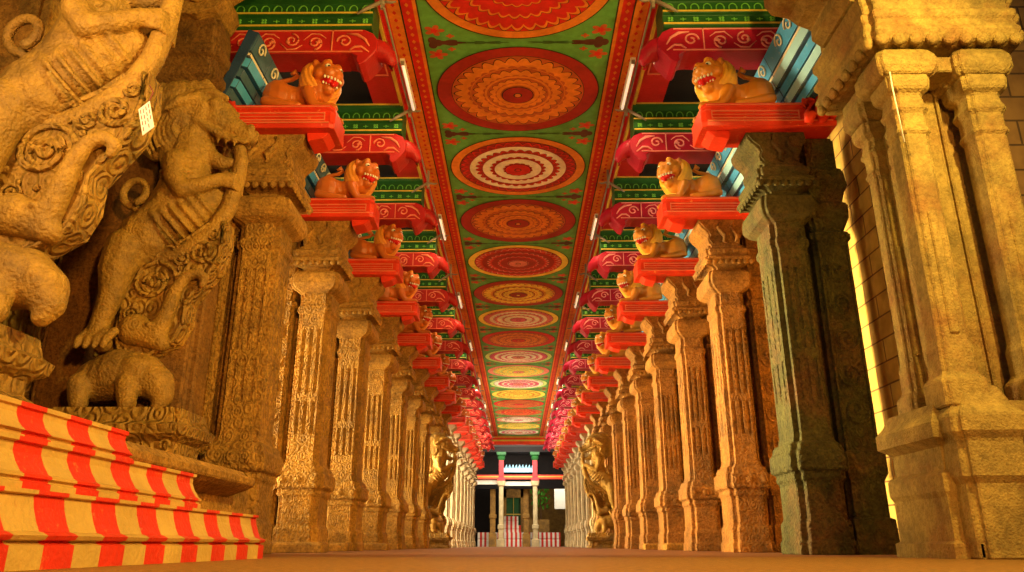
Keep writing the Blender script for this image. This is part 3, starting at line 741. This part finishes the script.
# ================================================================== REARING YALIS
def yali_meshes():
    """x measured from -3.7, z from the foot of the plinth block (platform top), y 0 at the figure's middle; faces +x (the aisle)"""
    res = []
    def W3(X, z, y=0, r=.1): return (X + 3.7, y, z - .75, r)
    b = MB()
    # rump, belly, chest, neck, skull
    b.limb([W3(-3.98, 2.98, 0, .28), W3(-3.85, 3.12, 0, .30), W3(-3.68, 3.38, 0, .25), W3(-3.58, 3.65, 0, .25), W3(-3.54, 3.92, 0, .25), W3(-3.52, 4.2, 0, .23), W3(-3.50, 4.5, 0, .22)])
    b.limb([W3(-3.72, 3.2, 0, .24), W3(-3.42, 3.42, 0, .21), W3(-3.22, 3.58, 0, .13)])      # ribbed belly
    for i in range(6):
        t = i / 5; cx, cz = -3.66 + .36 * t, 3.22 + .30 * t; r = .275 - .10 * t
        pts = [W3(cx - .66 * r * math.cos(g) * 1.0, cz + .76 * r * math.cos(g), -r * math.sin(g), .022) for g in [PI * (k / 12) for k in range(13)]]
        b.limb(pts, 6, 4, .8)
    b.limb([W3(-3.62, 4.50, 0, .27), W3(-3.45, 4.60, 0, .28), W3(-3.30, 4.55, 0, .23), W3(-3.16, 4.45, 0, .15), W3(-3.02, 4.38, 0, .115), W3(-2.92, 4.32, 0, .10)])   # upper snout
    b.limb([W3(-3.48, 4.26, 0, .17), W3(-3.34, 4.08, 0, .11), W3(-3.18, 4.0, 0, .08), W3(-3.08, 4.0, 0, .06)])     # jaw
    for s in (-1, 1):
        b.ball(W3(-3.26, 4.62, s * .20)[:3], (.075, .06, .065)); b.ball(W3(-2.89, 4.39, s * .07)[:3], (.055, .045, .05))
        b.limb([W3(-3.16, 4.70, s * .17, .04), W3(-3.30, 4.76, s * .20, .055), W3(-3.46, 4.74, s * .22, .04)])      # brow
        b.limb([W3(-3.46, 4.66, s * .24, .07), W3(-3.60, 4.60, s * .29, .06), W3(-3.74, 4.50, s * .29, .025)])   # ear
        b.limb([W3(-3.44, 4.42, s * .19, .05), W3(-3.30, 4.34, s * .15, .045), W3(-3.12, 4.26, s * .10, .035), W3(-2.94, 4.22, s * .07, .03)])   # lip
        for q in range(3): b.limb([W3(-3.22 + q * .09, 4.27 - q * .02, s * .10, .024), W3(-3.21 + q * .09, 4.19 - q * .02, s * .10, .012)])
    # legs
    for s in (-1, 1):
        b.limb([W3(-3.98, 2.95, s * .13, .22), W3(-4.02, 2.72, s * .17, .18), W3(-4.02, 2.45, s * .18, .125), W3(-4.08, 2.18, s * .18, .10), W3(-4.1, 2.02, s * .18, .11), W3(-4.02, 1.95, s * .18, .09)])
        for q in range(4):
            x = -4.20 + q * .085
            b.limb([W3(x + .04, 2.06, s * .18 - .04, .045), W3(x, 1.96, s * .18 - .1, .045), W3(x - .01, 1.89, s * .18 - .12, .028)])
        b.limb([W3(-3.58, 3.92, s * .2, .14), W3(-3.55, 3.72, s * .24, .115), W3(-3.46, 3.58, s * .24, .10), W3(-3.28, 3.64, s * .2, .085), W3(-3.12, 3.74, s * .13, .075), W3(-3.03, 3.76, s * .09, .07)])
        for q in range(4):
            b.limb([W3(-3.08, 3.82 - q * .045, s * .11, .03), W3(-2.98, 3.80 - q * .045, s * .12, .028), W3(-2.95, 3.78 - q * .045, s * .04, .024)], 6, 4)
    # collar of beads
    for (cx, cz, r) in ((-3.55, 4.02, .265), (-3.56, 3.9, .27)):
        for k in range(15):
            g = PI * k / 14; b.ball(W3(cx + .25 * math.cos(g) * .9, cz - .12 * math.sin(g), -r * math.sin(g) * .95)[:3], .03, 0, 6, 4)
    res.append(('body', b.blob('body', 'yali', .017, 2)))
    # mane: rows of curls over the neck
    b = MB()
    b.limb([W3(-3.45, 4.80, 0, .16), W3(-3.7, 4.82, 0, .2), W3(-3.88, 4.66, 0, .2), W3(-3.96, 4.42, 0, .17), W3(-3.98, 4.22, 0, .13), W3(-3.92, 4.12, 0, .09)])
    b.limb([W3(-3.7, 4.6, 0, .24), W3(-3.68, 4.3, 0, .23), W3(-3.66, 4.05, 0, .20)])
    for i in range(7):
        a0 = i * .13
        pts = []
        for k in range(15):
            g = -.2 + 2.4 * k / 14
            pts.append(W3(-3.50 - (.16 + .055 * i) * math.sin(g) * 1.0, 4.32 + (.16 + .055 * i) * math.cos(g), -.235 + .012 * i, .02))
        b.limb(pts, 6, 4, .8)
    for i in range(5):
        b.limb([W3(-3.34 - i * .12, 4.86, -.1, .035), W3(-3.42 - i * .12, 4.93 - i * .01, -.12, .05), W3(-3.5 - i * .12, 4.9 - i * .02, -.14, .03)], 6, 4)
    res.append(('mane', b.blob('mane', 'yali', .015, 1)))
    # tail
    b = MB()
    pts = [W3(-4.02, 3.12, -.05, .05), W3(-3.96, 3.28, -.06, .05), W3(-3.95, 3.40, -.07, .05)]
    for k in range(17):
        g = -PI / 2 - 2 * PI * k / 16 * .92; pts.append(W3(-3.99 + .13 * math.cos(g), 3.58 + .14 * math.sin(g), -.10 - .005 * k, .042))
    b.limb(pts, 8, 6, .5); res.append(('tail', b.blob('tail', 'yali', .014, 1)))
    # trunk held in the paws, running out of the mouth and widening into the scrolled panel
    b = MB()
    b.limb([W3(-3.0, 4.16, 0, .07), W3(-2.97, 4.02, 0, .08), W3(-2.99, 3.75, 0, .085), W3(-3.05, 3.45, 0, .09), W3(-3.16, 3.22, 0, .10), W3(-3.3, 3.06, 0, .11), W3(-3.5, 2.92, 0, .10), W3(-3.7, 2.86, 0, .09)])
    b.limb([W3(-3.56, 2.05, -.08, .11), W3(-3.47, 2.3, -.11, .085), W3(-3.42, 2.5, -.12, .07), W3(-3.34, 2.66, -.12, .06), W3(-3.22, 2.70, -.12, .055), W3(-3.14, 2.64, -.12, .05), W3(-3.16, 2.57, -.12, .04)])
    b.limb([W3(-3.8, 2.12, -.04, .17), W3(-3.62, 2.06, -.05, .14), W3(-3.5, 1.98, -.08, .09)])    # brow of the beast that yields the trunk
    b.ball(W3(-3.6, 2.14, -.18)[:3], .03)
    res.append(('elephant_trunk', b.blob('elephant_trunk', 'yali', .016, 2)))
    b = MB()
    out = [(-3.02, 3.30), (-3.0, 3.05), (-3.06, 2.78), (-3.18, 2.6), (-3.3, 2.42), (-3.3, 2.2), (-3.38, 2.0), (-3.6, 1.86), (-3.9, 1.86), (-3.98, 2.1), (-3.98, 2.5), (-3.85, 2.85), (-3.6, 3.0), (-3.35, 3.12), (-3.16, 3.28)]
    b.prism([(x + 3.7, z - .75) for x, z in out], 'y', -.06, .16)
    yy = -.075
    for (cx, cz, r, s, st, tr) in ((-3.68, 2.62, .24, 1, 0, .026), (-3.68, 2.62, .15, -1, 1, .022), (-3.22, 2.96, .14, -1, 0, .024), (-3.12, 3.14, .07, 1, 2, .016), (-3.86, 2.28, .08, 1, 0, .016),
                               (-3.42, 2.88, .10, 1, 1, .02), (-3.08, 2.86, .06, -1, 0, .016), (-3.5, 2.98, .05, -1, 2, .014), (-3.42, 2.42, .06, -1, 2, .014)):
        b.tube(spiral(cx + 3.7, cz - .75, yy, r, 1.8, st, s, 30, .01), tr, 0, 6)
    for k in range(12):
        g = 2 * PI * k / 12; b.ball((.02 + .29 * math.cos(g), yy, 1.87 + .29 * math.sin(g)), (.03, .02, .03), 0, 6, 4)
    pl = [(x + 3.7, yy + .0, z - .75) for x, z in out]
    b.tube([((p[0] - .02) * .96 + .012, p[1], p[2] * .985 + .02) for p in pl], .022, 0, 6)
    res.append(('scroll_panel', b.mesh('scroll_panel', 'yali_panel', False, .01)))
    # little beast crushed below, on a block
    b = MB()
    b.limb([W3(-4.1, 1.62, 0, .22), W3(-3.9, 1.68, 0, .26), W3(-3.66, 1.66, -.02, .22), W3(-3.5, 1.58, -.04, .17), W3(-3.42, 1.46, -.06, .11), W3(-3.44, 1.36, -.08, .07)])
    for x in (-4.18, -3.72): b.limb([W3(x, 1.55, -.16, .12), W3(x + .03, 1.42, -.2, .10), W3(x + .05, 1.36, -.22, .09)])
    b.ball(W3(-3.7, 1.66, -.2)[:3], (.13, .05, .16)); b.ball(W3(-3.5, 1.64, -.19)[:3], .03)
    res.append(('crouching_elephant', b.blob('crouching_elephant', 'yali', .017, 2)))
    b = MB()
    lofted(b, -.62, -.36, .58, .34, [(0, .03), (.1, .03), (.14, -.02), (.24, -.02), (.30, .07), (.38, .09), (.42, .03), (.55, 0)], .05)
    for k in range(6):
        b.tube(spiral(-.5 + k * .2, .2, -.36, .06, 1.2, 0, 1 if k % 2 else -1, 14), .012, 0, 5)
    res.append(('pedestal', b.mesh('pedestal', 'yali_panel', False, .012)))
    # back slab tying the figure to its pier
    b = MB(); lofted(b, -.2, .14, .45, .6, [(.5, 0), (2.2, 0), (2.3, -.05), (4.1, -.05)], .08)
    res.append(('back_slab', b.mesh('back_slab', 'slab', False, .02)))
    return res
ym = yali_meshes()
def yali(loc, label, sc=1.0, mirror=False, swap=None):
    t = thing('rearing_yali', label, 'statue', loc)
    t.scale = (sc, sc, sc)
    if mirror: t.rotation_euler = (0, 0, 0)
    for n, me in ym:
        if swap and n in swap:
            if swap[n]: link(n, swap[n], t)
        else: link(n, me, t)
    return t
yali((-3.72, 7.32, .75), 'rearing stone beast with maned head and open jaws, beside the foremost left pillar')
b = MB()
lofted(b, -.62, -.36, .04, .34, [(-.2, .0), (0, .0), (.1, .03), (.14, -.02), (.24, -.02), (.30, .07), (.38, .09), (.42, .03), (.55, 0)], .05)
for k in range(4): b.tube(spiral(-.5 + k * .16, .2, -.36, .06, 1.2, 0, 1 if k % 2 else -1, 14), .012, 0, 5)
yali((-3.46, 4.95, .93), 'huge ribbed rearing stone beast cut by the left picture edge, paper notice tied to it', swap={'back_slab': None, 'pedestal': b.mesh('pedestal', 'yali_panel', False, .012)})

# pilaster slabs and piers behind the beasts
def slab_pier(x0, x1, y0, y1, label, wide=0, z1=CZ, mat='slab'):
    z1 = 6.05
    t = thing('stone_pier', label, 'pier', ((x0 + x1) / 2, (y0 + y1) / 2, .75 if y0 < 7.4 else 0))
    w = (x1 - x0) / 2; d = (y1 - y0) / 2; zb = -t.location.z
    b = MB(); lofted(b, -w, -d, w, d, [(0, .04), (.5, .04), (.55, .0), (.8, 0), (.86, .03), (.95, .0), (1.0, 0)], .05); b.build('base', [mat], t, False, .012)
    b = MB(); lofted(b, -w, -d, w, d, [(1.0, -.02), (1.1, -.02), (3.3, -.02), (3.36, .03), (3.42, .0), (4.3, -.02), (5.2 + zb, -.02)], .06, 0, 2)
    b.box(-w + .06, -w + .09, -d - .0, -d + .03, 1.1, 3.2); b.box(w - .09, w - .06, -d - .0, -d + .03, 1.1, 3.2)
    b.build('shaft', [mat], t, False, .012)
    b = MB(); lofted(b, -w, -d, w, d, [(5.2 + zb, .0), (5.25 + zb, .08), (5.35 + zb, .1), (5.37 + zb, .04), (5.5 + zb, .04), (5.54 + zb, .12), (5.7 + zb, .16), (5.75 + zb, .16), (5.78 + zb, .08), (5.95 + zb, .08), (6.0 + zb, 0), (z1 + zb, 0)], .05)
    if wide:
        lofted(b, w - .3, -d - .1, w + wide, -d + .3, [(5.1 + zb, -.1), (5.2 + zb, .0), (5.25 + zb, .05), (5.35 + zb, .05), (5.37 + zb, .0), (5.48 + zb, .0), (5.52 + zb, .06), (5.62 + zb, .08), (5.66 + zb, .03), (5.86 + zb, .03), (6.05 + zb, .0)], .05)
    b.build('cornice', [mat], t, False, .012)
    return t
slab_pier(-5.0, -3.97, 7.6, 8.4, 'tall brown stone pier with stepped cornice behind the horned beast', wide=.42, mat='slab')
slab_pier(-5.66, -5.16, 7.65, 8.5, 'narrow carved stone pier left of the tall brown pier, between the two beasts', mat='yali_panel')
slab_pier(-5.65, -4.15, 5.5, 5.95, 'broad stone slab pier behind the nearest beast at the left picture edge', mat='stone_plain')
# big volute bracket on the pier
b = MB(); poly = [(-.55, 6.05), (.2, 6.0), (.42, 6.08), (.5, 6.25), (.46, 6.42), (.36, 6.5), (.5, 6.62), (.7, 6.72), (.78, 6.9), (.78, 7.08), (-.55, 7.08)]
b.prism(poly, 'y', -.25, .3)
b.tube(spiral(.22, 6.28, -.27, .2, 1.4, 0, 1, 24, .03), .03, 0, 6)
o = b.build('volute_bracket', ['stone_plain'], None, False, .02); o.location = (-3.98, 7.62, 0)
tag(o, 'large curled stone bracket above the head of the horned beast', 'bracket')
# black metal frame
b = MB()
for (x0, x1, z0, z1) in ((0, .03, 0, .95), (.42, .45, 0, .95), (0, .45, 0, .03), (0, .45, .92, .95), (.1, .12, 0, .95)): b.box(x0, x1, 0, .03, z0, z1)
o = b.build('metal_frame', ['black'], None); o.location = (-4.55, 7.2, 6.05)
tag(o, 'thin black metal frame hanging beside the curled stone bracket, upper left', 'frame')
# paper sign tied to the trunk of the nearest beast
t = thing('paper_sign', 'small white paper notice hanging askew on a thread from the nearest beast', 'sign', (-2.62, 4.62, 3.0))
t.rotation_euler = (0, R(68), R(-25))
b = MB(); b.box(-.02, .23, -.002, .002, -.055, .055); b.build('paper', ['paper'], t)
b = MB()
for i in range(4):
    x = .02 + i * .045
    for q in range(3 + i % 2): b.box(.0 + q * .055 + (i % 3) * .006, .035 + q * .055 + (i % 3) * .006, -.004, -.002, .038 - i * .026, .044 - i * .026)
b.build('print', ['ink'], t)
b = MB(); b.tube([(-.02, 0, .05), (-.10, .02, .08), (-.2, .03, .05)], .004, 0, 5); b.build('thread', ['ink'], t)

# figured statues among the pillars halfway down
for s_ in (-1, 1):
    t = thing('rearing_yali', 'slender rearing stone figure on the %s of the aisle, halfway down among the pillars' % ('left' if s_ < 0 else 'right'), 'statue',
              (s_ * 2.72, Y0 + BAY * 7 - 1.05, 0))
    t.scale = (.86, .86, .86)
    for n, me in ym:
        if n == 'back_slab': continue
        if s_ > 0: me = me.copy(); me.transform(Matrix.Scale(-1, 4, (1, 0, 0))); me.flip_normals()
        link(n, me, t)
# ================================================================== FAR END
b = MB(); b.box(-2.6, 2.6, YEND, YEND + .5, 6.55, 7.2); b.box(-2.6, 2.6, YEND - .05, YEND, 6.75, 6.85, 1); b.box(-2.6, 2.6, YEND - .04, YEND, 7.0, 7.06, 1)
o = b.build('end_beam', ['red', 'gold']); tag(o, 'orange red beam closing the far end of the painted ceiling', 'beam')
FY = 58
t = thing('far_pavilion', 'pavilion front with tall slim posts and orange beam beyond the far end of the aisle', 'pavilion', (0, FY, 0))
for x in (-3.9, -1.3, 1.2, 3.6):
    b = MB(); lofted(b, x - .16, -.2, x + .16, .2, [(0, .12), (.5, .12), (.55, .03), (1.2, .03), (1.25, .08), (1.5, .08), (1.55, 0), (4.2, 0), (4.3, .1), (4.6, .14)], .05)
    b.build('post', ['stone_pale'], t)
    b = MB(); lofted(b, x - .16, -.2, x + .16, .2, [(4.6, .14), (4.85, .12), (4.9, .02), (6.1, .02)], .05); b.build('painted_shaft', ['crimson'], t)
    b = MB(); lofted(b, x - .16, -.2, x + .16, .2, [(6.1, .02), (6.3, .12), (6.4, .05), (6.5, .18), (6.7, .2)], .05); b.build('painted_capital', ['green'], t)
b = MB(); b.box(-6, 6, -.1, .15, 4.75, 5.05); b.box(-6, 6, -.13, -.1, 4.88, 4.93, 1); b.build('beam', ['red', 'gold'], t)
b = MB(); b.box(-6, 6, -.3, 6, 6.7, 7.1); b.build('roof_slab', ['shade_black'], t)
b = MB(); b.box(-6, 6, 2.0, 2.3, 4.2, 6.7); b.build('dark_panel', ['shade_black'], t)  # black sheet fills the dark gap between the beams
b = MB()
for k in range(9): b.tube([(-1.0 + k * .25, 1.2, 5.7), (-.95 + k * .25, 1.2, 5.9), (-.9 + k * .25, 1.2, 5.65)], .06)
b.box(-1.2, 1.15, 1.15, 1.3, 5.35, 5.68); b.build('banner', ['paleblue'], t)
b = MB(); b.box(-1.2, 1.2, .3, .5, 4.3, 4.6); b.box(-3.9, -1.3, .3, .5, 4.4, 4.7); b.build('lintel', ['white'], t)
# dais
for i, (x0, x1, y, z0, z1, lab) in enumerate(((-3.2, 3.2, 62.0, 0, 1.05, 'wide lowest tier of the red and white striped dais at the far end'),
                                   (-1.2, .15, 63.0, 1.05, 1.6, 'middle tier of the red and white striped dais at the far end'),
                                   (-1.2, -.05, 63.6, 1.6, 2.3, 'top tier of the red and white striped dais at the far end'))):
    b = MB(); x = x0; k = 0; w = .17
    while x < x1 - .001:
        xa = min(x + w, x1)
        b.prism([(y, z0), (y, z0 + (z1 - z0) * .4), (y + .08, z0 + (z1 - z0) * .5), (y, z0 + (z1 - z0) * .6), (y, z1), (y + 2.5, z1), (y + 2.5, z0)], 'x', x, xa, k % 2)
        x = xa; k += 1
    o = b.build('striped_dais', ['white', 'plinthred']); tag(o, lab, 'dais', 'striped dais tiers at the far end')
for k, x in enumerate((-2.0, .55)):
    b = MB(); lofted(b, x - .2, 60.6, x + .2, 61.0, [(0, .1), (.9, .1), (1.0, 0), (2.0, 0), (2.1, .08), (2.3, .08), (2.4, 0), (4.4, 0), (4.5, .2), (4.8, .25)], .05)
    o = b.build('far_column', ['stone_plain']); tag(o, 'short brown column %s the dark doorway at the far end' % ('left of' if k == 0 else 'right of'), 'column')
t = thing('shrine_doorway', 'dark doorway with stone frame above the striped dais at the far end', 'doorway', (-.45, 66.2, 0))
b = MB(); b.box(-.95, -.6, 0, .4, 0, 4.6); b.box(.6, .95, 0, .4, 0, 4.6); b.box(-.95, .95, 0, .4, 3.9, 4.6); b.box(-1.2, 1.2, -.1, .4, 4.6, 4.75); b.build('frame', ['stone_plain'], t)
b = MB(); b.box(-.6, .6, .15, .25, 0, 3.9); b.build('door', ['green'], t)
b = MB(); b.box(-.02, .02, .1, .15, 0, 3.9, 0); b.box(-.6, .6, .1, .15, 2.5, 2.6); b.build('door_trim', ['gold'], t)
for k, (x0, x1, h, m) in enumerate(((-6.5, -1.5, 6, 'shade_black'), (.6, 2.6, 2.2, 'stone_plain'))):
    b = MB(); b.box(x0, x1, 68, 68.4, 0, h); struct(b.build('wall_far', [m]))
b = MB(); b.box(3.0, 4.4, 66.5, 66.8, 3.0, 4.9); struct(b.build('bright_opening_panel', ['white']))  # added white panel standing in for the bright opening at the far end
M['foliage'] = material('foliage', (.12, .45, .03), rough=.6, var=.5, bump=.3)
b = MB()
random.seed(3)
for k in range(160):
    a, c, r = random.uniform(0, 2 * PI), random.uniform(-1, 1), random.uniform(.5, 1)
    p = Vector((1.9 + r * math.cos(a) * .9, 70 + r * math.sin(a) * .5, 4.3 + c * 1.3 * r)); d = Vector((random.uniform(-1, 1), random.uniform(-1, 1), random.uniform(-1, 1))).normalized() * .22
    e = d.cross(Vector((.3, .2, 1))).normalized() * .1
    b.add([p - d, p + e, p + d, p - e], [(0, 1, 2, 3)])
t = thing('leafy_tree', 'bright green sunlit tree glimpsed right of the far doorway', 'tree', (0, 0, 0))
b.build('foliage', ['foliage'], t)
b = MB(); b.tube([(1.9, 70, 0), (1.95, 70, 2), (1.9, 70, 4.2)], [.14, .1, .06]); b.build('trunk', ['slab'], t)

# ================================================================== LIGHT
def area(name, loc, target, size, energy, col, sy=None, spread=180):
    li = bpy.data.lights.new(name, 'AREA'); li.energy = energy; li.color = col; li.size = size; li.spread = R(spread)
    if sy: li.shape = 'RECTANGLE'; li.size_y = sy
    o = bpy.data.objects.new(name, li); COL.objects.link(o); o.location = loc
    d = Vector(target) - Vector(loc); o.rotation_euler = d.to_track_quat('-Z', 'Y').to_euler()
    return o
area('warm_fill', (3.7, 2.7, 4.6), (-3.6, 6.6, 2.6), .3, 600, (1, .74, .19))  # added warm fills out of view, no fixtures stand there
area('warm_fill', (2.2, -2.0, 2.4), (-3.0, 12, 2.4), .4, 230, (1, .48, .11), None, 90)
area('warm_fill', (-3.6, 2.4, 3.4), (3.8, 7.0, 3.2), .4, 170, (1, .66, .24))
# unseen area lights standing in for daylight from the left, paler further down
area('side_fill', (-5.3, 20, 2.2), (0, 20, 2.2), 22.5, 3600, (1, .76, .32), 3.2, 60)
area('side_fill', (-4.5, 9.9, 2.3), (2.8, 8.3, 2.4), 1.5, 180, (1, .78, .32), 2.8, 50)  # added to brighten the inner face of the foremost right pillar
area('side_fill', (-5.3, 41, 2.4), (0, 42, 2.2), 21, 3800, (1, .9, .7), 3.6)
for sx in (-1, 1):  # added uplights hidden behind the cornices to brighten the painted ceiling
    area('side_fill', (sx * 3.95, 21, 6.15), (0, 21, 7.0), 22, 420, (1, .80, .45), .12)
    area('side_fill', (sx * 3.95, 42, 6.15), (0, 42, 7.0), 18, 1900, (1, .88, .62), .12)
area('far_fill', (3.6, 63.5, 5.6), (3.2, 66.5, 3.6), 1.5, 220, (1, .97, .9))  # added to brighten the white panel at the far end
area('far_fill', (0, 55, 6.3), (0, 62, 0), 4, 700, (1, .95, .85))  # unseen area light standing in for daylight beyond the aisle
w = bpy.data.worlds.new('World'); bpy.context.scene.world = w; w.use_nodes = True
w.node_tree.nodes['Background'].inputs[0].default_value = (1, .88, .65, 1)
w.node_tree.nodes['Background'].inputs[1].default_value = .2

# ================================================================== CAMERA
cam = bpy.data.cameras.new('camera'); co = bpy.data.objects.new('camera', cam); COL.objects.link(co)
co.location = (0, 0, .09); co.rotation_euler = (R(90 + 18.85), 0, R(.5))
cam.sensor_width = 36; cam.lens = 36 * 760 / 1024; cam.clip_start = .02
sc = bpy.context.scene; sc.camera = co
sc.view_settings.view_transform = 'Standard'; sc.view_settings.look = 'None'
sc.view_settings.gamma = 1; sc.view_settings.exposure = -.22; sc.view_settings.use_curve_mapping = False
